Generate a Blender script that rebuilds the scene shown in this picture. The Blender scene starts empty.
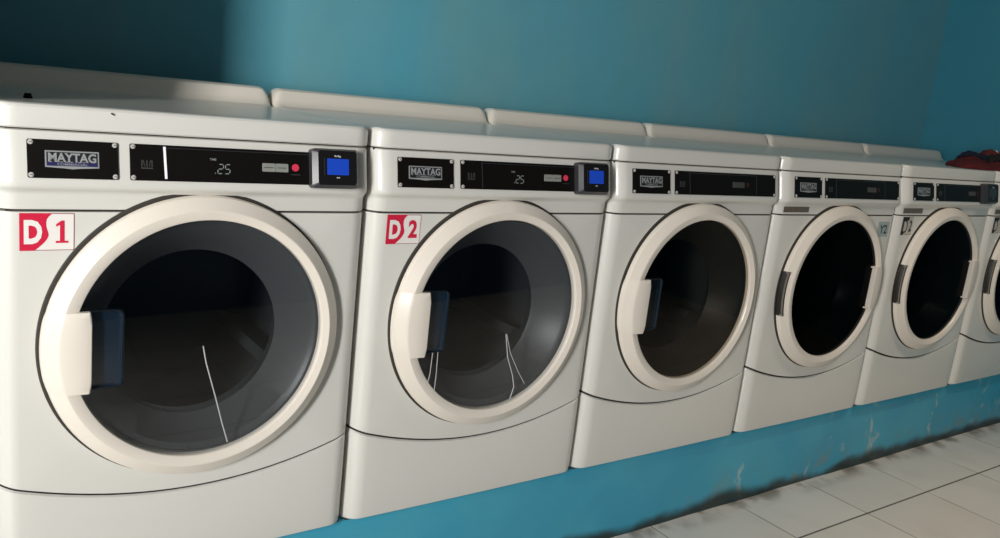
import bpy, bmesh, math, random
from mathutils import Vector, Matrix, noise
random.seed(5)
S = bpy.context.scene
COL = S.collection
PITCH = 0.69
ZB = 0.2645            # top of the plinth, on which the dryers stand

# ------------------------------------------------------------------ materials
MAT = {}
def mat(name, col, rough=0.5, metal=0.0, spec=0.5, coat=0.0, emis=None, var=0.0, vscale=6.0, bump=0.0, bscale=60.0):
    m = bpy.data.materials.new(name); m.use_nodes = True
    nt = m.node_tree; b = nt.nodes['Principled BSDF']
    b.inputs['Base Color'].default_value = (*col, 1)
    b.inputs['Roughness'].default_value = rough
    b.inputs['Metallic'].default_value = metal
    b.inputs['Specular IOR Level'].default_value = spec
    b.inputs['Coat Weight'].default_value = coat
    b.inputs['Coat Roughness'].default_value = 0.12
    if emis:
        b.inputs['Emission Color'].default_value = (*emis[0], 1)
        b.inputs['Emission Strength'].default_value = emis[1]
    tc = nt.nodes.new('ShaderNodeTexCoord')
    if var:
        n = nt.nodes.new('ShaderNodeTexNoise'); n.inputs['Scale'].default_value = vscale; n.inputs['Detail'].default_value = 5
        mx = nt.nodes.new('ShaderNodeMix'); mx.data_type = 'RGBA'
        mx.inputs[6].default_value = (*[c*(1-var) for c in col], 1)
        mx.inputs[7].default_value = (*[min(1, c*(1+var)) for c in col], 1)
        nt.links.new(tc.outputs['Object'], n.inputs['Vector'])
        nt.links.new(n.outputs['Fac'], mx.inputs[0]); nt.links.new(mx.outputs[2], b.inputs['Base Color'])
    if bump:
        n2 = nt.nodes.new('ShaderNodeTexNoise'); n2.inputs['Scale'].default_value = bscale; n2.inputs['Detail'].default_value = 3
        bp = nt.nodes.new('ShaderNodeBump'); bp.inputs['Strength'].default_value = bump; bp.inputs['Distance'].default_value = 0.01
        nt.links.new(tc.outputs['Object'], n2.inputs['Vector'])
        nt.links.new(n2.outputs['Fac'], bp.inputs['Height']); nt.links.new(bp.outputs['Normal'], b.inputs['Normal'])
    MAT[name] = m
    return m

mat('enamel', (.69, .672, .622), .30, spec=.5, coat=.35, var=.02, vscale=3, bump=.02, bscale=8)
mat('ivory', (.79, .72, .63), .36, spec=.5, coat=.2, var=.02, vscale=5)
mat('gap', (.03, .027, .022), .8)
mat('gap_shade', (.035, .03, .024), .7)
mat('black_plastic', (.006, .005, .004), .42, spec=.18)
mat('bezel', (.010, .009, .010), .38, spec=.3)
mat('bezel_edge', (.032, .032, .038), .35, spec=.6)
mat('screw', (.62, .60, .56), .35, metal=.25)
mat('silver', (.42, .43, .43), .35, metal=.3)
mat('badge_blue', (.02, .02, .09), .4)
mat('badge_dark', (.015, .017, .02), .4)
mat('dim_print', (.06, .06, .056), .5)
mat('grey_button', (.26, .27, .24), .5)
mat('red_button', (.62, .04, .09), .4, emis=((.8, .03, .08), .10))
mat('dark_red', (.035, .005, .006), .5)
mat('lcd_digit', (.22, .25, .24), .5, emis=((.6, .7, .66), .05))
mat('white_stripe', (.85, .85, .9), .35, emis=((.9, .9, 1), .18))
mat('blue_screen', (.01, .05, .4), .3, emis=((.015, .07, .55), .26))
mat('off_screen', (.02, .022, .025), .15)
mat('tiny_print', (.5, .5, .5), .5)
mat('stk_white', (.82, .78, .74), .5)
mat('stk_red', (.62, .012, .05), .45)
mat('stk_maroon', (.30, .04, .07), .5)
mat('stk_black', (.012, .012, .010), .5)
mat('stk_pale', (.36, .42, .40), .5)
mat('stk_ink', (.03, .06, .07), .5)
mat('brown_label', (.13, .105, .08), .45, var=.25, vscale=60)
mat('bowl_grey', (.062, .064, .065), .38, spec=.3)
mat('drum_metal', (.03, .032, .034), .45, metal=.0)
mat('cup_plastic', (.008, .020, .036), .18, spec=.7)
mat('streak_white', (.45, .45, .45), .4)
mat('cloth_red', (.085, .0015, .003), .9, var=.3, vscale=14, bump=.4, bscale=30)
mat('cloth_blue', (.003, .007, .024), .9, var=.4, vscale=14, bump=.4, bscale=30)
mat('cloth_black', (.005, .005, .005), .9, var=.3, vscale=14, bump=.4, bscale=30)
mat('cloth_salmon', (.10, .014, .013), .9, var=.4, vscale=10, bump=.4, bscale=30)
mat('cloth_print', (.7, .6, .55), .8)
mat('rubber', (.006, .006, .006), .9, spec=.1)
mat('hinge_dark', (.014, .012, .010), .45)
mat('hinge_rib', (.20, .18, .15), .4)
mat('ceiling_paint', (.36, .35, .33), .8, var=.04)
mat('outside_paving', (.35, .34, .31), .9, var=.1)

def make_glass(name, tint, ior):
    m = bpy.data.materials.new(name); m.use_nodes = True; nt = m.node_tree; nt.nodes.clear()
    out = nt.nodes.new('ShaderNodeOutputMaterial'); mx = nt.nodes.new('ShaderNodeMixShader')
    tr = nt.nodes.new('ShaderNodeBsdfTransparent'); tr.inputs[0].default_value = (*tint, 1)
    gl = nt.nodes.new('ShaderNodeBsdfGlossy'); gl.inputs[0].default_value = (1, 1, 1, 1); gl.inputs['Roughness'].default_value = .03
    fr = nt.nodes.new('ShaderNodeFresnel'); 
    ge = nt.nodes.new('ShaderNodeNewGeometry'); io = nt.nodes.new('ShaderNodeMix')      # thin pane: same reflectance from both sides
    io.inputs[2].default_value = ior; io.inputs[3].default_value = 1/ior
    nt.links.new(ge.outputs['Backfacing'], io.inputs[0]); nt.links.new(io.outputs[0], fr.inputs['IOR'])
    nt.links.new(fr.outputs[0], mx.inputs[0]); nt.links.new(tr.outputs[0], mx.inputs[1]); nt.links.new(gl.outputs[0], mx.inputs[2])
    nt.links.new(mx.outputs[0], out.inputs[0]); MAT[name] = m
make_glass('door_glass', (.86, .88, .90), 1.62)
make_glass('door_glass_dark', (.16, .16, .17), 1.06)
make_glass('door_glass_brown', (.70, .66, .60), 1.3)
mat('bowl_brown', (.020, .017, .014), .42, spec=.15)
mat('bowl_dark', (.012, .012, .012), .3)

def N(nt, t, **kw):
    n = nt.nodes.new(t)
    for k, v in kw.items(): setattr(n, k, v)
    return n
def mth(nt, op, a, b=None, clamp=False):
    n = nt.nodes.new('ShaderNodeMath'); n.operation = op; n.use_clamp = clamp
    for i, v in enumerate((a, b)):
        if v is None: continue
        if isinstance(v, (int, float)): n.inputs[i].default_value = v
        else: nt.links.new(v, n.inputs[i])
    return n.outputs[0]
def mixc(nt, f, a, b):
    n = nt.nodes.new('ShaderNodeMix'); n.data_type = 'RGBA'
    for i, v in ((0, f), (6, a), (7, b)):
        if isinstance(v, tuple): n.inputs[i].default_value = (*v, 1)
        elif isinstance(v, (int, float)): n.inputs[i].default_value = v
        else: nt.links.new(v, n.inputs[i])
    return n.outputs[2]
def noise_n(nt, vec, scale, detail=4, dist=0.0):
    n = nt.nodes.new('ShaderNodeTexNoise'); n.inputs['Scale'].default_value = scale; n.inputs['Detail'].default_value = detail
    n.inputs['Distortion'].default_value = dist
    nt.links.new(vec, n.inputs['Vector']); return n.outputs['Fac']
def ramp(nt, f, lo, hi):
    n = nt.nodes.new('ShaderNodeMapRange'); n.clamp = True; n.interpolation_type = 'SMOOTHSTEP'
    n.inputs['From Min'].default_value = lo; n.inputs['From Max'].default_value = hi
    nt.links.new(f, n.inputs['Value']); return n.outputs['Result']

def make_wall_paint(name, col, dusty):
    m = bpy.data.materials.new(name); m.use_nodes = True; nt = m.node_tree; b = nt.nodes['Principled BSDF']
    tc = N(nt, 'ShaderNodeTexCoord').outputs['Object']
    mp = N(nt, 'ShaderNodeMapping'); mp.inputs['Scale'].default_value = (1.6, 1.6, .45)     # trowelled streaks run up and down
    nt.links.new(tc, mp.inputs['Vector'])
    f = ramp(nt, noise_n(nt, mp.outputs[0], 1.5, 4), .35, .7)
    g = noise_n(nt, tc, 9, 6)
    c = mixc(nt, f, col, dusty)
    c = mixc(nt, mth(nt, 'MULTIPLY', ramp(nt, g, .45, .8), .25), c, tuple(x*.8 for x in col))
    nt.links.new(c, b.inputs['Base Color'])
    b.inputs['Roughness'].default_value = .42; b.inputs['Specular IOR Level'].default_value = .45
    bp = N(nt, 'ShaderNodeBump'); bp.inputs['Strength'].default_value = .12; bp.inputs['Distance'].default_value = .01
    nt.links.new(noise_n(nt, tc, 14, 4), bp.inputs['Height']); nt.links.new(bp.outputs[0], b.inputs['Normal'])
    MAT[name] = m
make_wall_paint('teal_wall', (.105, .375, .47), (.155, .37, .41))

def make_plinth():
    m = bpy.data.materials.new('blue_plinth'); m.use_nodes = True; nt = m.node_tree; b = nt.nodes['Principled BSDF']
    tc = N(nt, 'ShaderNodeTexCoord').outputs['Object']
    sx = N(nt, 'ShaderNodeSeparateXYZ'); nt.links.new(tc, sx.inputs[0]); X, Y, Z = sx.outputs
    base = mixc(nt, ramp(nt, noise_n(nt, tc, 4, 5), .35, .7), (.045, .34, .50), (.065, .385, .52))
    # dull scuffed patches, flaked paint along wandering cracks
    scuff = mth(nt, 'MULTIPLY', ramp(nt, noise_n(nt, tc, 9, 6, .6), .50, .66), ramp(nt, Z, .17, .03))
    scuff = mth(nt, 'MULTIPLY', scuff, ramp(nt, X, 1.6, 2.3))
    c = mixc(nt, mth(nt, 'MULTIPLY', scuff, .75), base, (.16, .27, .29))
    n1 = noise_n(nt, tc, 7, 6)
    for x0, w, zlo, zhi in ((2.16, .012, .01, .13), (2.56, .006, -.01, .06), (3.42, .007, .02, .22), (2.95, .006, .05, .19)):
        d = mth(nt, 'ABSOLUTE', mth(nt, 'SUBTRACT', mth(nt, 'ADD', X, mth(nt, 'MULTIPLY', mth(nt, 'SUBTRACT', n1, .5), .16)), x0))
        k = mth(nt, 'MULTIPLY', ramp(nt, d, w*1.6, w*.5), mth(nt, 'MULTIPLY', ramp(nt, Z, zlo, zlo+.01), ramp(nt, Z, zhi+.02, zhi)))
        k = mth(nt, 'MULTIPLY', k, ramp(nt, noise_n(nt, tc, 40, 3), .38, .55))
        c = mixc(nt, mth(nt, 'MULTIPLY', k, .6), c, (.50, .55, .54))
    fl = mth(nt, 'MULTIPLY', ramp(nt, noise_n(nt, tc, 16, 6, .8), .60, .66), ramp(nt, X, 2.3, 3.0))
    fl = mth(nt, 'MULTIPLY', fl, ramp(nt, noise_n(nt, tc, 3.1, 2), .5, .62))
    c = mixc(nt, mth(nt, 'MULTIPLY', fl, .5), c, (.42, .50, .50))
    # black mould along the foot, ragged upper edge
    h = mth(nt, 'ADD', mth(nt, 'MULTIPLY', noise_n(nt, tc, 4, 6, .4), .11), -.030)
    mould = ramp(nt, mth(nt, 'SUBTRACT', Z, h), .028, -.012)
    c = mixc(nt, mth(nt, 'MULTIPLY', mould, .93), c, (.018, .02, .014))
    nt.links.new(c, b.inputs['Base Color']); b.inputs['Roughness'].default_value = .42
    bp = N(nt, 'ShaderNodeBump'); bp.inputs['Strength'].default_value = .25; bp.inputs['Distance'].default_value = .01
    nt.links.new(noise_n(nt, tc, 12, 5), bp.inputs['Height']); nt.links.new(bp.outputs[0], b.inputs['Normal'])
    MAT['blue_plinth'] = m
make_wall_paint('beige_wall', (.26, .22, .18), (.22, .19, .16))
make_wall_paint('blue_wall', (.035, .225, .31), (.04, .23, .29))
make_wall_paint('dark_wall', (.05, .12, .26), (.06, .12, .22))
make_plinth()

TILE = .3927; TX0 = 2.1532; TY0 = -.2274
def make_floor():
    m = bpy.data.materials.new('floor_tiles'); m.use_nodes = True; nt = m.node_tree; b = nt.nodes['Principled BSDF']
    tc = N(nt, 'ShaderNodeTexCoord').outputs['Object']
    sx = N(nt, 'ShaderNodeSeparateXYZ'); nt.links.new(tc, sx.inputs[0]); X, Y, Z = sx.outputs
    def joint(v, off, w):
        t = mth(nt, 'DIVIDE', mth(nt, 'SUBTRACT', v, off), TILE)
        fr = mth(nt, 'ABSOLUTE', mth(nt, 'SUBTRACT', mth(nt, 'FRACT', mth(nt, 'ADD', t, 100.5)), .5))
        return ramp(nt, mth(nt, 'MULTIPLY', fr, TILE), w, w*.55), mth(nt, 'FLOOR', mth(nt, 'ADD', t, 100))
    jx, ix = joint(X, TX0, .0030); jy, iy = joint(Y, TY0, .0042)
    cb = N(nt, 'ShaderNodeCombineXYZ'); nt.links.new(ix, cb.inputs[0]); nt.links.new(iy, cb.inputs[1])
    wn = N(nt, 'ShaderNodeTexWhiteNoise'); nt.links.new(cb.outputs[0], wn.inputs['Vector'])
    c = mixc(nt, wn.outputs['Value'], (.70, .67, .62), (.76, .73, .68))
    c = mixc(nt, mth(nt, 'MULTIPLY', ramp(nt, noise_n(nt, tc, 6, 6), .45, .75), .3), c, (.56, .52, .46))
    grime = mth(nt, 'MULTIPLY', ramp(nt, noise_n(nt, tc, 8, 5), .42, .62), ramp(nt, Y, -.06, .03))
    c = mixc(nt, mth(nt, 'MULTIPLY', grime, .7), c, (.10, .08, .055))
    c = mixc(nt, mth(nt, 'MULTIPLY', jx, mth(nt, 'MULTIPLY', ramp(nt, noise_n(nt, tc, 5, 3), .3, .6), .75)), c, (.07, .055, .04))
    c = mixc(nt, mth(nt, 'MULTIPLY', jy, .9), c, (.05, .042, .032))
    nt.links.new(c, b.inputs['Base Color'])
    r = mixc(nt, mth(nt, 'MAXIMUM', jx, jy), (.34, .34, .34), (.9, .9, .9)); nt.links.new(r, b.inputs['Roughness'])
    b.inputs['Specular IOR Level'].default_value = .35
    MAT['floor_tiles'] = m
make_floor()

# ------------------------------------------------------------------ mesh builder
class MB:
    def __init__(s): s.v = []; s.f = []; s.mi = []; s.mats = []
    def m(s, name):
        if name not in s.mats: s.mats.append(name)
        return s.mats.index(name)
    def face(s, idx, mt): s.f.append(tuple(idx)); s.mi.append(s.m(mt))
    def verts(s, pts):
        n = len(s.v); s.v += [tuple(p) for p in pts]; return list(range(n, n+len(pts)))
    def grid(s, rows, mt, close_u=False, close_v=False):
        """rows: list of equally long lists of points"""
        ids = [s.verts(r) for r in rows]; R = len(ids); C = len(ids[0])
        for i in range(R if close_v else R-1):
            for j in range(C if close_u else C-1):
                a, b = ids[i], ids[(i+1) % R]; k = (j+1) % C
                s.face((a[j], a[k], b[k], b[j]), mt)
        return ids
    def box(s, a, b, mt, fr=None):
        (x0, y0, z0), (x1, y1, z1) = a, b
        P = [(x, y, z) for z in (z0, z1) for y in (y0, y1) for x in (x0, x1)]
        if fr: P = [fr(*p) for p in P]
        i = s.verts(P)
        for q in ((0, 2, 3, 1), (4, 5, 7, 6), (0, 1, 5, 4), (2, 6, 7, 3), (0, 4, 6, 2), (1, 3, 7, 5)):
            s.face([i[k] for k in q], mt)
    def prism(s, poly, w0, w1, mt, fr, side=None):
        """poly in (u,v); extruded from w0 to w1 through frame fr(u,v,w)"""
        n = len(poly); a = s.verts([fr(u, v, w0) for u, v in poly]); b = s.verts([fr(u, v, w1) for u, v in poly])
        s.face(a[::-1], side or mt); s.face(b, mt)
        for i in range(n):
            j = (i+1) % n; s.face((a[i], a[j], b[j], b[i]), side or mt)
    def mesh(s, name, smooth=None, bevel=0.0, off=(0, 0, 0)):
        me = bpy.data.meshes.new(name)
        me.from_pydata([(x-off[0], y-off[1], z-off[2]) for x, y, z in s.v], [], s.f)
        for mt in s.mats: me.materials.append(MAT[mt])
        for p, i in zip(me.polygons, s.mi): p.material_index = i
        bm = bmesh.new(); bm.from_mesh(me)
        bmesh.ops.remove_doubles(bm, verts=bm.verts, dist=1e-6)
        bmesh.ops.recalc_face_normals(bm, faces=bm.faces)
        if bevel:
            es = [e for e in bm.edges if len(e.link_faces) == 2 and e.calc_face_angle(0) > .6]
            bmesh.ops.bevel(bm, geom=es, offset=bevel, segments=3, profile=.5, affect='EDGES', clamp_overlap=True)
        if smooth is not None:
            for f in bm.faces: f.smooth = True
            for e in bm.edges:
                if len(e.link_faces) == 2 and e.calc_face_angle(0) > smooth: e.smooth = False
        bm.to_mesh(me); bm.free()
        return me

def rrect(u0, v0, u1, v1, r, n=5):
    P = []
    for cx, cy, a0 in ((u1-r, v1-r, 0), (u0+r, v1-r, 90), (u0+r, v0+r, 180), (u1-r, v0+r, 270)):
        for i in range(n+1):
            a = math.radians(a0+90*i/n); P.append((cx+r*math.cos(a), cy+r*math.sin(a)))
    return P
def disc(cu, cv, r, n=20): return [(cu+r*math.cos(2*math.pi*i/n), cv+r*math.sin(2*math.pi*i/n)) for i in range(n)]

_txt = {}
def text_shape(s, offset=0.0):
    k = (s, offset)
    if k not in _txt:
        cu = bpy.data.curves.new('lettering', 'FONT'); cu.body = s; cu.size = 1; cu.offset = offset; cu.resolution_u = 3
        ob = bpy.data.objects.new('lettering', cu); COL.objects.link(ob)
        bpy.context.view_layer.update()
        me = bpy.data.meshes.new_from_object(ob.evaluated_get(bpy.context.evaluated_depsgraph_get()))
        V = [(v.co.x, v.co.y) for v in me.vertices]; F = [tuple(p.vertices) for p in me.polygons]
        bpy.data.objects.remove(ob); bpy.data.curves.remove(cu); bpy.data.meshes.remove(me)
        x0 = min(v[0] for v in V); x1 = max(v[0] for v in V); y0 = min(v[1] for v in V); y1 = max(v[1] for v in V)
        _txt[k] = ([((x-x0)/(x1-x0), (y-y0)/(y1-y0)) for x, y in V], F)
    return _txt[k]
def put_text(mb, s, u0, v0, u1, v1, w, mt, fr, offset=0.0):
    V, F = text_shape(s, offset)
    i = mb.verts([fr(u0+(u1-u0)*x, v0+(v1-v0)*y, w) for x, y in V])
    for f in F: mb.face([i[k] for k in f], mt)

# ------------------------------------------------------------------ objects
def link(o, parent=None):
    COL.objects.link(o)
    if parent: o.parent = parent
    return o
def tag(o, label, cat, group=None):
    o['label'] = label; o['category'] = cat
    if group: o['group'] = group
def structure(name, me):
    o = link(bpy.data.objects.new(name, me)); o['kind'] = 'structure'; return o
OFF = (PITCH/2, .33, ZB)          # dryer-local origin: middle of the base
CACHE = {}
def part(name, key, build, parent, label=None, smooth=math.radians(28), bevel=0.0):
    if key not in CACHE:
        mb = MB(); build(mb); CACHE[key] = mb.mesh(name, smooth, bevel, OFF)
    o = link(bpy.data.objects.new(name, CACHE[key]), parent)
    if label: o['label'] = label
    return o

# ---- dryer geometry: x 0..0.69 left to right, y = 0 the front face (negative towards the room), z in room heights
XL, XR, RC = .0035, .6865, .038
DC = (.3495, .7445)                      # centre of the door
YBACK = .655
def plan(n=7):
    """front outline from left side to right side as (x, y)"""
    P = [(XL, .10), (XL, .062)]
    for i in range(n+1):
        a = math.radians(90*i/n); P.append((XL+RC*(1-math.cos(a)), RC*(1-math.sin(a))))
    P += [(XL+RC+(XR-XL-2*RC)*k/16, 0) for k in range(1, 16)]
    for i in range(n+1):
        a = math.radians(90*(1-i/n)); P.append((XR-RC*(1-math.cos(a)), RC*(1-math.sin(a))))
    P += [(XR, .062), (XR, .10)]
    return P
def zseam(x): return .497-.065*(1-((x-.345)/.345)**2)
def b_lower(mb):
    P = plan(); rows = []
    for t, dy in ((0, .010), (.02, .003), (.06, .001), (.5, 0), (.94, 0), (.985, .001), (1, .005)):
        rows.append([(x, y+(dy if y < .06 else 0), ZB+.004+(zseam(x)-.0038-ZB-.004)*t) for x, y in P])
    ids = mb.grid(rows, 'enamel')
    mb.face(ids[-1][::-1], 'gap'); mb.face(ids[0], 'enamel'); mb.face([ids[i][0] for i in range(len(ids))] + [ids[i][-1] for i in reversed(range(len(ids)))], 'enamel')
def b_front(mb):
    zt = .9875; RH = .2405; n = 7
    def zb(x): return zseam(x)+.0022
    xa, xb = XL+RC, XR-RC
    NZ, NX = 18, 26
    # planar face with round door opening
    left = [(xa, zb(xa)+(zt-zb(xa))*i/NZ) for i in range(NZ)]
    top = [(xa+(xb-xa)*i/NX, zt) for i in range(NX)]
    right = [(xb, zt+(zb(xb)-zt)*i/NZ) for i in range(NZ)]
    bot = [(xb+(xa-xb)*i/NX, zb(xb+(xa-xb)*i/NX)) for i in range(NX)]
    loop = left+top+right+bot
    A = []; B = []; Cc = []; D = []
    for x, z in loop:
        a = math.atan2(z-DC[1], x-DC[0]); c, s = math.cos(a), math.sin(a)
        A.append((x, 0, z)); B.append((DC[0]+RH*c, 0, DC[1]+RH*s)); Cc.append((DC[0]+RH*c, .02, DC[1]+RH*s))
    mb.grid([A, B, Cc], 'enamel', close_u=True)
    # rounded vertical edges and returns
    for sgn in (0, 1):
        cols = []
        for i in range(n+1):
            a = math.radians(90*i/n); cols.append((XL+RC*(1-math.sin(a)), RC*(1-math.cos(a))))
        cols += [(XL, .062), (XL, .10)]
        rows = []
        for x, y in cols:
            xx = x if sgn == 0 else XL+XR-x
            zz = zb(xa)
            rows.append([(xx, y, zb(xx)+(zt-zb(xx))*j/NZ) for j in range(NZ+1)])
        mb.grid(rows, 'enamel')
    # top and bottom returns into the cabinet
    P = plan()
    mb.grid([[(x, y+.0004, zt) for x, y in P], [(x, .10, zt) for x, y in P]], 'enamel')
    mb.grid([[(x, y+.0004, zb(x)) for x, y in P], [(x, .10, zb(x)) for x, y in P]], 'enamel')
CON = [(.991, .004), (.992, .001), (.995, 0), (1.016, 0), (1.021, -.002), (1.026, -.007), (1.030, -.012), (1.035, -.0145), (1.041, -.0145), (1.08, -.007), (1.118, .001), (1.1225, .003), (1.124, .008)]
def b_console(mb):
    P = plan()
    rows = [[(x, y+dy*max(0, min(1, (.062-y)/.03)), z) for x, y in P] for z, dy in CON]
    ids = mb.grid(rows, 'enamel')
    mb.face(ids[-1][::-1], 'enamel'); mb.face(ids[0], 'enamel'); mb.face([r[0] for r in ids]+[r[-1] for r in reversed(ids)], 'enamel')
LIP = [(.006, 1.1265), (.003, 1.129), (.003, 1.156), (.004, 1.1615), (.0075, 1.1655), (.013, 1.1675), (.022, 1.1677), (.032, 1.1655), (.040, 1.1645), (.20, 1.1640), (.40, 1.1640),
       (.560, 1.1640), (.575, 1.1665), (.584, 1.1735), (.590, 1.183), (.5955, 1.1975), (.6005, 1.2050), (.609, 1.2095), (.622, 1.2105), (.635, 1.2105), (.648, 1.2085), (YBACK, 1.200), (YBACK, 1.1265)]
def b_top(mb):
    xs = [0, .0015, .005, .010, .016, .023, .030, .038, .06, .10, .20]
    W = XR-XL
    st = [(x, x) for x in xs]+[(W/2, W/2)]+[(W-x, x) for x in reversed(xs)]
    rows = []
    for x, e in st:
        q = min(1, e/RC); yo = RC*(1-math.sqrt(max(0, 1-(1-q)**2)))*.85
        lipf = math.sqrt(max(0, 1-(1-min(1, e/.026))**2)) ; drop = .006*(1-min(1, e/.012))**2
        row = []
        for y, z in LIP:
            f = max(0, min(1, (.062-y)/.03))
            zz = z
            if z > 1.166 and y > .5: zz = 1.165+(z-1.165)*lipf
            if z > 1.155: zz -= drop
            row.append((XL+x, y+yo*f, zz))
        rows.append(row)
    ids = [mb.verts(r) for r in rows]
    for i in range(len(ids)-1):
        for j in range(len(LIP)-1):
            mb.face((ids[i][j], ids[i][j+1], ids[i+1][j+1], ids[i+1][j]), 'ivory' if LIP[j][0] > .55 and j < len(LIP)-2 else 'enamel')
    mb.face(ids[0], 'enamel'); mb.face(ids[-1][::-1], 'enamel')
    mb.grid([[r[0] for r in rows], [r[-1] for r in rows]], 'enamel')
def b_cabinet(mb):
    P = [(.345+(x-.345)*.985, y+.007) for x, y in plan()]
    mb.grid([[(x, y, zseam(x)-.02) for x, y in P], [(x, y, zseam(x)+.02) for x, y in P]], 'gap')
    # steel body: side walls, back, base; dark inside where seams show; open behind the door
    mb.box((XL+.001, .10, ZB+.002), (XL+.004, YBACK-.002, 1.1262), 'enamel')
    mb.box((XR-.004, .10, ZB+.002), (XR-.001, YBACK-.002, 1.1262), 'enamel')
    mb.box((XL+.004, YBACK-.006, ZB+.002), (XR-.004, YBACK-.002, 1.1262), 'enamel')
    mb.box((XL+.004, .02, ZB+.002), (XR-.004, YBACK-.006, ZB+.006), 'gap')
    mb.box((XL+.004, .02, 1.120), (XR-.004, YBACK-.006, 1.1262), 'gap')
    for a, b in (((XL+.002, .040), (XL+.014, .10)), ((XR-.014, .040), (XR-.002, .10))):
        mb.box((a[0], a[1], ZB+.006), (b[0], b[1], 1.1262), 'gap')
    mb.box((XL+.02, .009, .975), (XR-.02, .012, 1.0), 'gap')
    mb.box((XL+.02, .012, 1.11), (XR-.02, .015, 1.14), 'gap')
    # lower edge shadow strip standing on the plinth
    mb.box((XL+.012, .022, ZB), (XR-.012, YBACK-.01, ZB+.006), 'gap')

GX = .0035
RIM = [(.262, .0), (.2735, -.0005), (.2772, -.004), (.2772, -.010), (.2748, -.0175), (.2545, -.0315), (.2525, -.0328), (.2500, -.0331, .001), (.2370, -.0290, GX), (.2348, -.0282, GX), (.2335, -.026, GX), (.2325, -.012, GX), (.2325, .0, GX)]
def ring(mb, prof, mt, cx=DC[0], cz=DC[1], n=112, close=False):
    rows = [[(cx+(p[2] if len(p) > 2 else 0)+p[0]*math.cos(2*math.pi*i/n), p[1], cz+p[0]*math.sin(2*math.pi*i/n)) for i in range(n)] for p in prof]
    return mb.grid(rows, mt, close_u=True, close_v=close)
def b_rim(mb): ring(mb, RIM, 'ivory', close=True)
def b_gap_shade(mb): ring(mb, [(.262, 0), (.262, -.002), (.2800, -.0022), (.2818, -.001), (.2818, 0)], 'gap_shade', DC[0]-.0025, DC[1]+.0025, close=True)  # shade in the gap round the door, drawn as an off-centre dark ring
def b_glass(gm):
  def b(mb):
    ids = ring(mb, [(.2328, -.0205, GX), (.20, -.0225, GX), (.15, -.0245, GX), (.10, -.0258, GX), (.05, -.0265, GX), (.012, -.0267, GX)], gm)
    mb.face(ids[-1], gm)
  return b
def b_bowl(bm_):
    def b(mb):
        prof = [(.2322, -.012), (.2322, -.006), (.220, .004), (.185, .055), (.178, .072), (.172, .076), (.170, .076), (.176, .068), (.217, .0), (.2285, -.008), (.2285, -.012)]
        rows = []; n = 112
        for r, y in prof:
            k = max(0, min(1, (y+.006)/.08)); cx, cz = DC[0]+GX+.002*k, DC[1]-.014*k      # the inner window dish sags a little
            rows.append([(cx+r*math.cos(2*math.pi*i/n), y, cz+r*math.sin(2*math.pi*i/n)) for i in range(n)])
        mb.grid(rows, bm_, close_u=True, close_v=True)
    return b
def b_drum(mb):
    ids = ring(mb, [(.175, .085), (.26, .09), (.27, .12), (.27, .50), (.25, .52), (.05, .53)], 'drum_metal')
    mb.face(ids[-1], 'drum_metal')
    for k in range(3):      # lifter vanes
        a = math.radians(90+120*k); c, s = math.cos(a), math.sin(a)
        P = [(-.03, .268), (.03, .268), (.012, .20), (-.012, .20)]
        fr = lambda u, v, w, c=c, s=s: (DC[0]+v*c-u*s, w, DC[1]+v*s+u*c)
        mb.prism(P, .14, .48, 'drum_metal', fr)
HZ0, HZ1 = .6665, .8165
def xo(z, r): return DC[0]-math.sqrt(r*r-(z-DC[1])**2)
def handle(mb, inner, mirror):
    rows = []; n = 14
    for i in range(n+1):
        t = i/n; z = HZ0+(HZ1-HZ0)*t; e = min(i, n-i); k = {0: .0025, 1: .0008}.get(e, 0)
        R_ = lambda r: xo(z, r)
        yb = -.020 if mirror else -.0262
        row = [(R_(.268), -.001), (R_(.2788)+k, -.003), (R_(.2788)+k*.6, -.0115), (R_(.2770)+k*.4, -.0182+k*.4), (R_(.2575), -.0335+k), (R_(.2545), -.0362+k), (R_(.2505), -.0378+k),
               ((R_(.2505)+inner)/2, -.0395+k), (inner-.005, -.0403+k), (inner-.0015-k, -.0393+k), (inner-k, -.0360), (inner-k-.001, yb), (inner-.006, yb), (R_(.24), yb), (R_(.262), -.012)]
        rows.append([((x if not mirror else 2*DC[0]-x), y, z) for x, y in row])
    ids = mb.grid(rows, 'ivory', close_u=True); mb.face(ids[0], 'ivory'); mb.face(ids[-1][::-1], 'ivory')
def b_handle_l(mb): handle(mb, .1495, False)
def b_handle_r(mb): 
    xi = .556; handle(mb, 2*DC[0]-xi, True)
    for z in (HZ0+.003, HZ1-.003):      # short lips at both ends of the grip
        mb.box((xi-.011, -.038, z-.0022), (xi+.004, -.022, z+.0022), 'ivory')
    mb.box((xi-.0025, -.0425, HZ0+.002), (xi+.0025, -.036, HZ1-.002), 'ivory')
def b_cup(mb):
    # finger recess moulded in the window beside the handle
    fr = lambda u, v, w: (u, -w, v)
    P0 = rrect(.118, .670, .204, .817, .012); P1 = rrect(.122, .673, .2005, .8145, .010)
    a = mb.verts([fr(u, v, .0272) for u, v in P0]); b = mb.verts([fr(u, v, .0272) for u, v in P1]); c = mb.verts([fr(u, v, .008) for u, v in rrect(.124, .677, .192, .811, .008)])
    d = mb.verts([fr(u, v, .016) for u, v in P0]); n = len(P0)
    for i in range(n):
        j = (i+1) % n
        mb.face((a[i], a[j], b[j], b[i]), 'cup_edge'); mb.face((b[i], b[j], c[j], c[i]), 'cup_plastic'); mb.face((a[i], d[i], d[j], a[j]), 'cup_edge')
    mb.face(c, 'cup_plastic'); mb.face(d[::-1], 'cup_plastic')
mat('cup_edge', (.006, .010, .014), .35, spec=.35)
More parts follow.
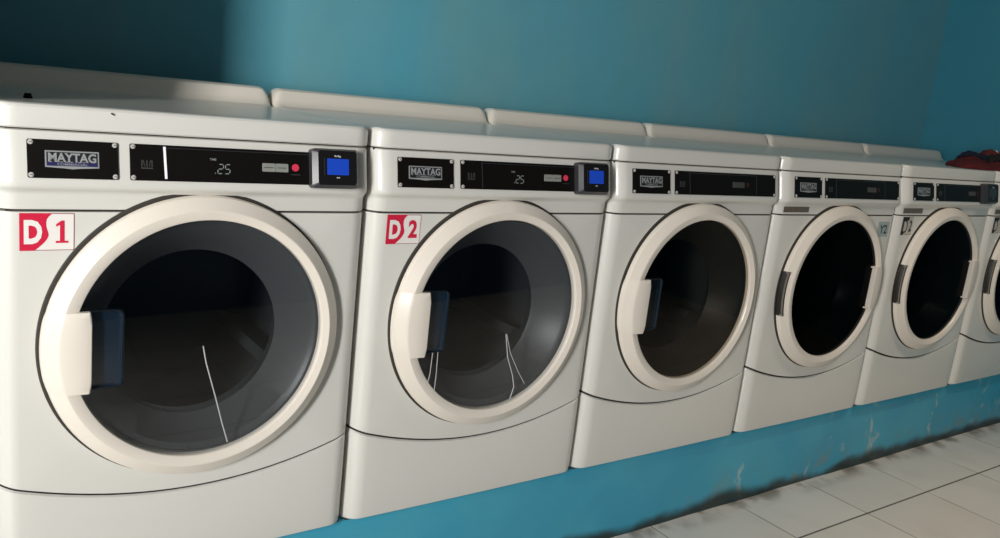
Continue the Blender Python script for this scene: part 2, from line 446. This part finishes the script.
def b_hinge(mb):
    rows = []; n = 12; z0, z1 = .668, .812
    for i in range(n+1):
        z = z0+(z1-z0)*i/n
        rows.append([(xo(z, r), y, z) for r, y in ((.2785, -.004), (.2792, -.012), (.2768, -.0182), (.2680, -.0250), (.2660, -.0220), (.270, -.006))])
    ids = mb.grid(rows, 'hinge_dark', close_u=True); mb.face(ids[0], 'hinge_dark'); mb.face(ids[-1][::-1], 'hinge_dark')
    for r, y in ((.2735, -.0205),):
        rr = []
        for i in range(n+1):
            z = z0+.008+(z1-z0-.016)*i/n
            rr.append([(xo(z, r+a), y+b_, z) for a, b_ in ((.0016, .0012), (.0020, -.0016), (-.0018, -.0030), (-.0020, 0))])
        i2 = mb.grid(rr, 'hinge_rib', close_u=True); mb.face(i2[0], 'hinge_rib'); mb.face(i2[-1][::-1], 'hinge_rib')
    for z in (z0+.004, z1-.004):
        mb.box((xo(z, .2780), -.016, z-.003), (xo(z, .2680), -.0265, z+.003), 'hinge_rib')

# console plates live on the tilted face of the console
TA = math.atan2(.0155, .077)
def cf(u, v, w):            # u = x, v = distance up the face from z 1.041, w = outwards
    return (u, -.0145+math.sin(TA)*v-math.cos(TA)*w, 1.041+math.cos(TA)*v+math.sin(TA)*w)
V0, V1 = .006, .070
def b_nameplate(mb):
    mb.prism(rrect(.0535, V0, .1925, V1, .003, 3), -.002, .0030, 'black_plastic', cf)
def b_badge(strip):
  def b_(mb):
      u0, u1, v0, v1 = .0795, .1620, .0245, .0520
      out = [(u0, v1), (u0, v0), (u0+.028, v0-.0015), ((u0+u1)/2, v0-.0028), (u1-.028, v0-.0015), (u1, v0), (u1, v1)]
      mb.prism(out[::-1], .0028, .0040, 'silver', cf)
      b = .0022
      inn = [(u0+b, v1-b), (u0+b, v0+b), (u1-b, v0+b), (u1-b, v1-b)]
      mb.prism(inn[::-1], .0038, .0043, 'badge_dark', cf)
      mb.prism([(u0+b, v0+b), (u1-b, v0+b), (u1-b, v0+b+.0065), (u0+b, v0+b+.0065)], .0040, .0045, strip, cf)
      put_text(mb, 'MAYTAG', u0+.0045, v0+.0085, u1-.0045, v1-.0035, .0049, 'silver', cf, .03)
      # bracketed serif feet of the lettering
      for cx in (.008, .0195, .0245, .0325, .0395, .0520, .0590):
          mb.prism([(u0+cx-.0022, v0+.0083), (u0+cx+.0022, v0+.0083), (u0+cx+.0022, v0+.0094), (u0+cx-.0022, v0+.0094)], .0040, .0049, 'silver', cf)
      put_text(mb, 'COMMERCIAL', u0+.018, v0+.0033, u1-.018, v0+.0068, .0049, 'silver', cf, .01)
  return b_
def screw_at(u, v):
    def b(mb):
        mb.prism(disc(u, v, .0042, 14), .002, .0042, 'screw', cf); mb.prism(disc(u, v, .0026, 12), .004, .0056, 'screw', cf)
        mb.prism([(u-.0022, v-.0004), (u+.0022, v-.0004), (u+.0022, v+.0004), (u-.0022, v+.0004)], .0055, .0058, 'gap', cf)
    return b
def b_ctrl(uend, reader):
    def b(mb):
        mb.prism(rrect(.212, V0, uend, V1, .003, 3), -.002, .0030, 'black_plastic', cf)
        # raised rim of the display window
        L = .270; R = uend-.004 if reader else .556
        mb.prism([(L, V1-.0045), (R, V1-.0045), (R, V1-.0055), (L, V1-.0055)], .0028, .0034, 'bezel_edge' if reader else 'dim_print', cf)
        # lamp symbol by the display
        u, v = .240, .036
        for du, h in ((-.0085, .012), (.0, .012), (.0085, .012)):
            mb.prism([(u+du-.0008, v-h/2), (u+du+.0008, v-h/2), (u+du+.0008, v+h/2), (u+du-.0008, v+h/2)], .0028, .0033, 'dim_print', cf)
        mb.prism([(u-.010, v-.009), (u+.010, v-.009), (u+.010, v-.0072), (u-.010, v-.0072)], .0028, .0033, 'dim_print', cf)
        for sg in (-1, 1):
            mb.prism([(u+sg*.004-.0006, v-.005), (u+sg*.004+.0006, v-.005), (u+sg*.006+.0006, v+.006), (u+sg*.006-.0006, v+.006)], .0028, .0033, 'dim_print', cf)
        if not reader:
            mb.prism([(.556, V0+.006), (.5575, V0+.006), (.5575, V1-.004), (.556, V1-.004)], .0028, .0034, 'bezel_edge', cf)
    return b
def b_stripe(bright):
    def b(mb):
        w = .0042 if bright else .0018
        mb.prism([(.2700, V0+.004), (.2700+w, V0+.004), (.2680+w, V1-.003), (.2680, V1-.003)], .0028, .0036, 'white_stripe' if bright else 'bezel_edge', cf)
    return b
SEG = {'2': 'abged', '5': 'afgcd'}
def b_digits(mb):
    for n, ch in enumerate('25'):
        u, v, w, h, t = .3640+.0130*n, .0225, .0092, .0170, .0016
        sh = lambda a, b_: (a+(b_-v)*.14, b_)
        pts = {'a': ((u, v+h), (u+w, v+h)), 'g': ((u, v+h/2), (u+w, v+h/2)), 'd': ((u, v), (u+w, v)), 'f': ((u, v+h/2), (u, v+h)), 'b': ((u+w, v+h/2), (u+w, v+h)), 'e': ((u, v), (u, v+h/2)), 'c': ((u+w, v), (u+w, v+h/2))}
        for sgm in SEG[ch]:
            (a0, b0), (a1, b1) = pts[sgm]
            if b0 == b1: q = [(a0+.0014, b0-t/2), (a1-.0014, b0-t/2), (a1-.0014, b0+t/2), (a0+.0014, b0+t/2)]
            else: q = [(a0-t/2, b0+.0014), (a0+t/2, b0+.0014), (a0+t/2, b1-.0014), (a0-t/2, b1-.0014)]
            mb.prism([sh(*p) for p in q], .0028, .0034, 'lcd_digit', cf)
    mb.prism(disc(.3600, .0230, .0010, 8), .0028, .0034, 'lcd_digit', cf)
    put_text(mb, 'TIME', .3500, .0460, .3620, .0500, .0036, 'lcd_digit', cf, .01)
def b_buttons(k, dim):
    def b(mb):
        u = .449+.0262*k
        mb.prism(rrect(u, .0290, u+.0255, .0450, .0015, 2), .0028, .0042, 'dim_print' if dim else 'grey_button', cf)
        if not dim: mb.prism([(u+.0035, .0362), (u+.0215, .0362), (u+.0215, .0376), (u+.0035, .0376)], .0040, .0046, 'dim_print', cf)
    return b
def b_stop(dim):
    def b(mb):
        mb.prism(disc(.5155, .0385, .0072, 18), .0028, .0044, 'dark_red' if dim else 'red_button', cf)
        if not dim: mb.prism([(.507, .0242), (.526, .0242), (.526, .0253), (.507, .0253)], .0028, .0034, 'dim_print', cf)
    return b
def b_reader(mb):
    # wedge-shaped card reader box: front face smaller than its foot
    P0 = rrect(.5440, -.0005, .6420, .0775, .007, 4); P1 = rrect(.5535, .0055, .6360, .0735, .006, 4)
    n = len(P0); a = mb.verts([cf(u, v, -.002) for u, v in P0]); m = mb.verts([cf(u, v, .018) for u, v in P0]); b = mb.verts([cf(u, v, .0265) for u, v in P1])
    mb.face(a[::-1], 'bezel'); mb.face(b, 'bezel')
    for i in range(n):
        j = (i+1) % n; mb.face((a[i], a[j], m[j], m[i]), 'bezel_edge' if P0[i][0] < .56 else 'bezel'); mb.face((m[i], m[j], b[j], b[i]), 'bezel_edge' if P0[i][0] < .56 or P0[i][1] < .01 and P0[j][1] < .01 else 'bezel')
    mb.prism([(.5655, .024), (.5670, .024), (.5670, .058), (.5655, .058)], .0262, .0268, 'bezel_edge', cf)
    for u0, u1, v0, v1 in ((.588, .5905, .0612, .0645), (.5912, .5942, .0612, .0634), (.5950, .5978, .0612, .0645), (.5985, .6010, .0600, .0632), (.5920, .5948, .0190, .0212), (.5956, .5988, .0190, .0212)):
        mb.prism([(u0, v0), (u1, v0), (u1, v1), (u0, v1)], .0262, .0270, 'tiny_print', cf)
def b_screen(on):
    def b(mb): mb.prism(rrect(.5720, .0255, .6185, .0575, .001, 1), .0262, .0272, 'blue_screen' if on else 'off_screen', cf)
    return b

ff = lambda u, v, w: (u, -w, v)
def b_sticker(num):
    def b(mb):
        x0, x1, z0, z1 = .0425, .1260, .9210, .9855
        mb.prism(rrect(x0, z0, x1, z1, .002, 2), 0, .0006, 'stk_maroon', ff)
        mb.prism(rrect(x0+.0012, z0+.0012, x1-.0012, z1-.0012, .0015, 2), .0004, .0009, 'stk_white', ff)
        red = [(x0, z0), (x0+.022, z0)]
        for i in range(13):     # S-shaped right edge of the red field
            t = i/12; z = z0+(z1-z0)*t
            x = x0+.022+.022*math.sin(min(1, t/.45)*math.pi/2) if t < .45 else x0+.044-.004*math.sin((t-.45)/.55*math.pi)+.006*max(0, (t-.8)/.2)**2
            red.append((x, z))
        red.append((x0, z1))
        mb.prism(red, .0008, .0012, 'stk_red', ff)
        put_text(mb, 'D', x0+.0065, z0+.0115, x0+.034, z0+.053, .0015, 'stk_white', ff, .045)
        if num == '1':
            mb.prism([(.1035, .934), (.1105, .934), (.1105, .973), (.1060, .973), (.0975, .9665), (.0975, .9625), (.1035, .9655)], .0008, .0015, 'stk_red', ff)
            mb.prism([(.0970, .934), (.1165, .934), (.1165, .9375), (.0970, .9375)], .0008, .0016, 'stk_red', ff)
        else: put_text(mb, num, .0955, .934, .1180, .974, .0015, 'stk_red', ff, .035)
    return b
def b_black_sticker(num):
    def b(mb):
        x0, x1, z0, z1 = .0400, .1080, .9200, .9850
        mb.prism(rrect(x0, z0, x1, z1, .002, 2), 0, .0006, 'stk_black' , ff)
        mb.prism([(x0+.001, z0+.001), (x1-.001, z0+.001), (x1-.001, z1-.001), (x0+.001, z1-.001)], .0004, .0009, 'stk_pale2', ff)
        mb.prism([(x0, z1-.013), (x0+.040, z1-.013), (x0+.040, z1), (x0, z1)], .0008, .0013, 'stk_black', ff)
        mb.prism([(x0, z0), (x0+.014, z0), (x0+.020, z0+.012), (x0+.005, z0+.014), (x0+.005, z1), (x0, z1)], .0008, .0013, 'stk_black', ff)
        put_text(mb, 'D', x0+.006, z0+.006, x0+.036, z1-.010, .0015, 'stk_black', ff, .0)
        if num: put_text(mb, num, x0+.046, z0+.012, x0+.063, z1-.012, .0015, 'stk_black', ff, .02)
    return b
mat('stk_pale2', (.50, .46, .40), .5)
def b_pale_sticker(mb):
    mb.prism(rrect(.575, .915, .645, .968, .003, 2), 0, .0007, 'stk_pale', ff)
    put_text(mb, 'Y2', .588, .926, .634, .957, .0011, 'stk_ink', ff, .02)
def b_label(mb):
    mb.prism([(.030, .9985), (.158, .9985), (.158, 1.0160), (.030, 1.0160)], 0, .0012, 'brown_label', ff)
def b_chip(mb):
    mb.prism([(.1815, 1.1585), (.1840, 1.1605), (.1885, 1.1575), (.1870, 1.1560)], -.0035, -.0020, 'gap', lambda u, v, w: (u, w*1.0+.0015+.003, v))
def tube(mb, pts, r, mt, n=6):
    rows = []
    for i, p in enumerate(pts):
        a = Vector(pts[max(0, i-1)]); b = Vector(pts[min(len(pts)-1, i+1)]); t = (b-a).normalized()
        s = t.cross(Vector((0, 1, 0))).normalized(); q = t.cross(s)
        rows.append([tuple(Vector(p)+r*(math.cos(2*math.pi*k/n)*s+math.sin(2*math.pi*k/n)*q)) for k in range(n)])
    ids = mb.grid(rows, mt, close_u=True); mb.face(ids[0][::-1], mt); mb.face(ids[-1], mt)
def b_streak(pts, r=.0013):  # bright reflections in the window glass, modelled as thin pale strands
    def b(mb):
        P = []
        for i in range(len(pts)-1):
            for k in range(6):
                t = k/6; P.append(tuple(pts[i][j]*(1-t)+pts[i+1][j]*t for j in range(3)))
        P.append(pts[-1]); tube(mb, P, r, 'streak_white')
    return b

GROUP = 'row of white commercial dryers'
LAB = ['white front-loading dryer nearest the camera, red and white sticker D 1, lit blue card reader',
       'white front-loading dryer with red and white sticker D 2 and lit blue card reader',
       'white front-loading dryer without number sticker or card reader, handle on the left of its door',
       'white front-loading dryer with brown label and small pale sticker at upper right of its door',
       'white front-loading dryer with black D 2 sticker and unlit dark card reader',
       'white front-loading dryer cut off by the right edge, clothes lying on its top']
def dryer(k):
    root = bpy.data.objects.new('tumble_dryer', None); COL.objects.link(root)
    root.location = (PITCH*k+OFF[0], OFF[1], ZB); root.empty_display_size = .1
    tag(root, LAB[k], 'dryer', GROUP)
    left_handle = k < 3; reader = k in (0, 1, 4); lit = k in (0, 1)
    part('cabinet', 'cab', b_cabinet, root, bevel=0)
    part('lower_panel', 'low', b_lower, root)
    fp = part('front_panel', 'fp', b_front, root)
    con = part('console', 'con', b_console, root)
    part('top_panel', 'top', b_top, root)
    np_ = part('nameplate', 'np', b_nameplate, root, 'black nameplate with silver lettering')
    bs = 'badge_blue' if k == 0 else 'badge_dark'
    part('badge', bs, b_badge(bs), np_)
    for i, (u, v) in enumerate(((.0585, V0+.005), (.1875, V0+.005), (.0585, V1-.005), (.1875, V1-.005))):
        part('screw', 'ns%d' % i, screw_at(u, v), np_)
    cp = part('control_panel', 'cp%d' % reader, b_ctrl(.548 if reader else .645, reader), root, 'black control panel')
    for i, (u, v) in enumerate(((.2170, V0+.005), (.2170, V1-.005))+(() if reader else ((.640, V0+.005), (.640, V1-.005)))):
        part('screw', 'cs%d' % i, screw_at(u, v), cp)
    part('stripe', 'st%d' % (k == 0), b_stripe(k == 0), cp)
    if lit: part('time_display', 'dig', b_digits, cp)
    dim = not lit
    for i in range(2): part('button', 'bt%d%d' % (i, dim), b_buttons(i, dim), cp)
    part('stop_button', 'sb%d' % dim, b_stop(dim), cp, 'round red button' if lit else None)
    if reader:
        rd = part('card_reader', 'rd', b_reader, root, 'black card reader box')
        part('screen', 'sc%d' % lit, b_screen(lit), rd, 'lit blue screen' if lit else 'dark screen')
    part('door_gap_shade', 'gk', b_gap_shade, root)
    door = part('door', 'rim', b_rim, root, 'ivory ring of the door', smooth=math.radians(24))
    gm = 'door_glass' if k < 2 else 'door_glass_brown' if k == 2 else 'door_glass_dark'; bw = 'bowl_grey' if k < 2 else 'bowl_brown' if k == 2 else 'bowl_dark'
    part('door_glass', gm, b_glass(gm), door)
    part('door_bowl', bw, b_bowl(bw), door)
    if left_handle:
        part('handle', 'hl', b_handle_l, door); part('handle_recess', 'cup', b_cup, door, 'dark glossy finger recess')
    else:
        part('handle', 'hr', b_handle_r, door); part('hinge_cover', 'hg', b_hinge, door, 'dark ribbed hinge cover')
        part('information_label', 'il', b_label, root, 'brown grey label strip')
    part('drum', 'drum', b_drum, root)
    if k == 0:
        part('number_sticker', 'n1', b_sticker('1'), root, 'red and white sticker reading D 1')
        part('paint_chip', 'chip', b_chip, root)
        part('reflection_streak', 'c0', b_streak([(.345, -.0280, .735), (.352, -.0280, .70), (.372, -.0280, .63), (.388, -.0280, .57), (.400, -.0280, .530)]), root, 'thin white strand modelling a reflection in the window glass')
    if k == 1:
        part('number_sticker', 'n2', b_sticker('2'), root, 'red and white sticker reading D 2')
        part('reflection_streak', 'c1', b_streak([(.375, -.0280, .700), (.388, -.0280, .64), (.410, -.0280, .59), (.418, -.0280, .560), (.410, -.0280, .530)]), root, 'thin white strand modelling a reflection in the window glass')
        part('reflection_streak', 'c2', b_streak([(.377, -.0280, .700), (.395, -.0280, .65), (.425, -.0280, .60), (.450, -.0280, .565)], .0010), root, 'thin white strand modelling a reflection in the window glass')
        part('reflection_streak', 'c3', b_streak([(.172, -.0280, .672), (.170, -.0280, .62), (.164, -.0280, .59)], .0010), root, 'thin white strand modelling a reflection in the window glass')
        part('reflection_streak', 'c4', b_streak([(.186, -.0280, .672), (.187, -.0280, .62), (.186, -.0280, .575)], .0010), root, 'thin white strand modelling a reflection in the window glass')
    if k == 3: part('number_sticker', 'n3', b_pale_sticker, root, 'small pale sticker')
    if k == 4: part('number_sticker', 'n4', b_black_sticker('2'), root, 'black and cream sticker reading D 2')
    if k == 5: part('number_sticker', 'n5', b_black_sticker(''), root, 'black and cream sticker')
    return root
for k in range(6): dryer(k)

# ------------------------------------------------------------------ room
YW, XW, ZC = .80, 4.29, 2.75
XD, YO = -2.45, -2.95          # wall with the doorway, wall opposite the dryers
def slab(name, boxes, mt):
    mb = MB()
    for a, b in boxes: mb.box(a, b, mt)
    return structure(name, mb.mesh(name))
slab('floor', [((XD-.12, YO-.12, -.1), (XW+.12, YW+.12, 0))], 'floor_tiles')
slab('wall_back', [((-.22, YW, 0), (XW, YW+.12, ZC))], 'teal_wall')
slab('wall_right', [((XW, YO-.12, 0), (XW+.12, YW+.12, ZC))], 'blue_wall')
slab('wall_opposite', [((XD-.12, YO-.12, 0), (XW, YO, ZC))], 'dark_wall')
slab('wall_recess', [((-.22, .03, 0), (-.042, YW, ZC))], 'teal_wall')           # wall end beside the first dryer
slab('wall_front', [((XD, .03, 0), (-.22, .15, ZC))], 'beige_wall')
DY0, DY1, DZ = -2.64, -2.10, 2.42
slab('wall_left', [((XD-.12, YO, 0), (XD, DY0, ZC)), ((XD-.12, DY1, 0), (XD, .15, ZC)), ((XD-.12, DY0, DZ), (XD, DY1, ZC))], 'beige_wall')
slab('ceiling', [((XD-.12, YO-.12, ZC), (XW+.12, YW+.12, ZC+.1))], 'ceiling_paint')
slab('trim_1', [((XD-.13, DY0, 0), (XD+.012, DY0+.04, DZ)), ((XD-.13, DY1-.04, 0), (XD+.012, DY1, DZ)), ((XD-.13, DY0+.04, DZ-.04), (XD+.012, DY1-.04, DZ))], 'enamel')

# painted masonry plinth, slightly uneven
mb = MB(); nx = 120; rows = []
def wob(x, z): return .0035*noise.noise((x*2.2, z*6, 1.3))+.002*noise.noise((x*9, z*12, 4))
X0p = -.041
for v in range(9):
    z = (ZB-.008)*v/8
    rows.append([(X0p+(XW-X0p)*i/nx, .030+wob(X0p+(XW-X0p)*i/nx, z), z) for i in range(nx+1)])
rows.append([(X0p+(XW-X0p)*i/nx, .0335+wob(X0p+(XW-X0p)*i/nx, ZB-.008), ZB-.0025) for i in range(nx+1)])
rows.append([(X0p+(XW-X0p)*i/nx, .040, ZB) for i in range(nx+1)])
rows.append([(X0p+(XW-X0p)*i/nx, YW-.001, ZB) for i in range(nx+1)])
rows.append([(X0p+(XW-X0p)*i/nx, YW-.001, 0) for i in range(nx+1)])
ids = mb.grid(rows, 'blue_plinth', close_v=True)
mb.face([r[0] for r in ids], 'blue_plinth'); mb.face([r[-1] for r in reversed(ids)], 'blue_plinth')
pl = link(bpy.data.objects.new('plinth', mb.mesh('plinth', math.radians(40)))); pl['kind'] = 'structure'

# ------------------------------------------------------------------ small things on the dryer tops
ZT = 1.1642
def cloth(name, label, cx, cy, z0, sx, sy, h, rot, mt, seed, extra=None, on=None):
    """crumpled garment: closed lump, folds by ridged noise, flat underside"""
    mb = MB(); nu, nv = 72, 22; rows = []
    for j in range(nv+1):
        ph = math.pi/2*j/nv; row = []
        for i in range(nu):
            th = 2*math.pi*i/nu; c, s = math.cos(th), math.sin(th)
            e = .75; rr = (abs(c)**(2/e*.8)+abs(s)**(2/e*.8))**(-.35)
            wv = 1+.16*noise.noise((c*1.7+seed, s*1.7, 2))+.06*noise.noise((c*5+seed, s*5, 7))
            x = c*rr*wv*math.cos(ph)**.6*sx/2; y = s*rr*wv*math.cos(ph)**.6*sy/2
            q = math.sin(ph)**.7
            fold = abs(noise.noise((x*18+y*9+seed, y*20, 1)))+.5*abs(noise.noise((x*42, y*42+seed, 5)))
            z = h*q*(.60+.9*(.5+.5*noise.noise((x*9+seed, y*9, 3)))-.9*fold)
            row.append((x, y, max(0, z) if j else 0))
        rows.append(row)
    ids = mb.grid(rows, mt, close_u=True); mb.face(ids[-1], mt); mb.face(ids[0][::-1], mt)
    me = mb.mesh(name, math.radians(60))
    o = link(bpy.data.objects.new(name, me)); o.location = (cx, cy, z0); o.rotation_euler = (0, 0, rot); tag(o, label, 'clothes', 'clothes left on the far dryer')
    if on:      # drapes over the garment beneath it and hangs onto the dryer top beside it
        from mathutils.kdtree import KDTree
        pts = [Matrix.Rotation(on.rotation_euler.z, 3, 'Z') @ v.co+on.location for v in on.data.vertices]
        kd = KDTree(len(pts))
        for q, p in enumerate(pts): kd.insert((p.x, p.y, 0), q)
        kd.balance(); o.location.z = ZT+.002; Rz = Matrix.Rotation(rot, 3, 'Z')
        for v in me.vertices:
            w = Rz @ v.co+o.location
            near = kd.find_n((w.x, w.y, 0), 4)
            surf = max(pts[q].z for _, q, d in near) if near[0][2] < .02 else ZT+.002
            v.co.z += surf-(ZT+.002)+.0015
    if extra: extra(o, sx, sy, h)
    return o
red = cloth('folded_garment', 'dark red garment spread under the other clothes on the farthest dryer', 3.70, .150, ZT+.002, .62, .25, .038, .04, 'cloth_red', 1.3)
cloth('folded_garment', 'dark blue garment bunched on top of the dark red one', 3.67, .215, ZT+.038, .20, .10, .027, -.1, 'cloth_blue', 4.1, None, red)
cloth('folded_garment', 'black garment lying in front of the blue one at the right edge', 3.76, .115, ZT+.034, .34, .09, .028, .05, 'cloth_black', 7.7, None, red)
def print_mark(o, sx, sy, h):
    mb = MB()
    P = []
    for x, y in ((-.024, -.044), (-.018, -.034), (-.012, -.024), (-.006, -.014), (.002, -.006)):
        near = sorted(o.data.vertices, key=lambda v: (v.co.x-x)**2+(v.co.y-y)**2)[:5]
        P.append((x, y, max(v.co.z for v in near)+.001))
    tube(mb, P, .0035, 'cloth_print')
    q = link(bpy.data.objects.new('print_mark', mb.mesh('print_mark')), o); q['label'] = 'pale printed stroke'
cloth('folded_garment', 'salmon red garment with a pale printed stroke, highest of the clothes', 3.83, .215, ZT+.042, .20, .11, .042, .1, 'cloth_salmon', 9.2, print_mark, red)

mb = MB()
P = rrect(-.007, -.007, .007, .007, .003, 3)
frz = lambda u, v, w: (u, v, w)
mb.prism(P, 0, .004, 'rubber', frz); mb.prism([(u*.8, v*.8) for u, v in P], .004, .0085, 'rubber', frz)
o = link(bpy.data.objects.new('rubber_stopper', mb.mesh('rubber_stopper', math.radians(40)))); o.location = (.078, .176, ZT)
tag(o, 'tiny black rubber stopper lying on top of the dryer nearest the camera', 'stopper')

# ------------------------------------------------------------------ light
def area(name, loc, rot, sx, sy, power, col, spread=180):
    l = bpy.data.lights.new(name, 'AREA'); l.shape = 'RECTANGLE'; l.size = sx; l.size_y = sy; l.energy = power; l.color = col; l.spread = math.radians(spread)
    o = bpy.data.objects.new(name, l); COL.objects.link(o); o.location = loc; o.rotation_euler = rot; return o
# daylight entering through the doorway in the left wall
area('doorway_daylight', (XD, (DY0+DY1)/2, 1.62), (math.radians(90), 0, math.radians(-90+52)), .54, 1.45, 98, (1.0, .995, .975), 118)
# weak lamp on the ceiling
area('ceiling_lamp', (3.0, -1.1, ZC-.03), (0, 0, 0), 1.2, .10, 9, (1.0, .84, .66), 100)
w = bpy.data.worlds.new('World'); S.world = w; w.use_nodes = True
w.node_tree.nodes['Background'].inputs[0].default_value = (.85, .9, 1, 1); w.node_tree.nodes['Background'].inputs[1].default_value = .3

# ------------------------------------------------------------------ camera
cam = bpy.data.cameras.new('camera'); co = bpy.data.objects.new('camera', cam); COL.objects.link(co)
yaw, pitch, roll, f = .6400, -.2087, .1117, 850.41
fw = Vector((math.sin(yaw)*math.cos(pitch), math.cos(yaw)*math.cos(pitch), math.sin(pitch)))
ri = Vector((math.cos(yaw), -math.sin(yaw), 0)); up = ri.cross(fw)
r2 = ri*math.cos(roll)+up*math.sin(roll); u2 = -ri*math.sin(roll)+up*math.cos(roll)
M = Matrix((r2, u2, -fw)).transposed().to_4x4(); M.translation = Vector((-.1382, -1.5907, 1.2751)); co.matrix_world = M
cam.sensor_fit = 'HORIZONTAL'; cam.sensor_width = 36; cam.lens = f/1000*36; cam.clip_start = .02
S.camera = co
vs = S.view_settings; vs.view_transform = 'Standard'; vs.look = 'None'; vs.gamma = 1; vs.use_curve_mapping = False; vs.exposure = 0.0
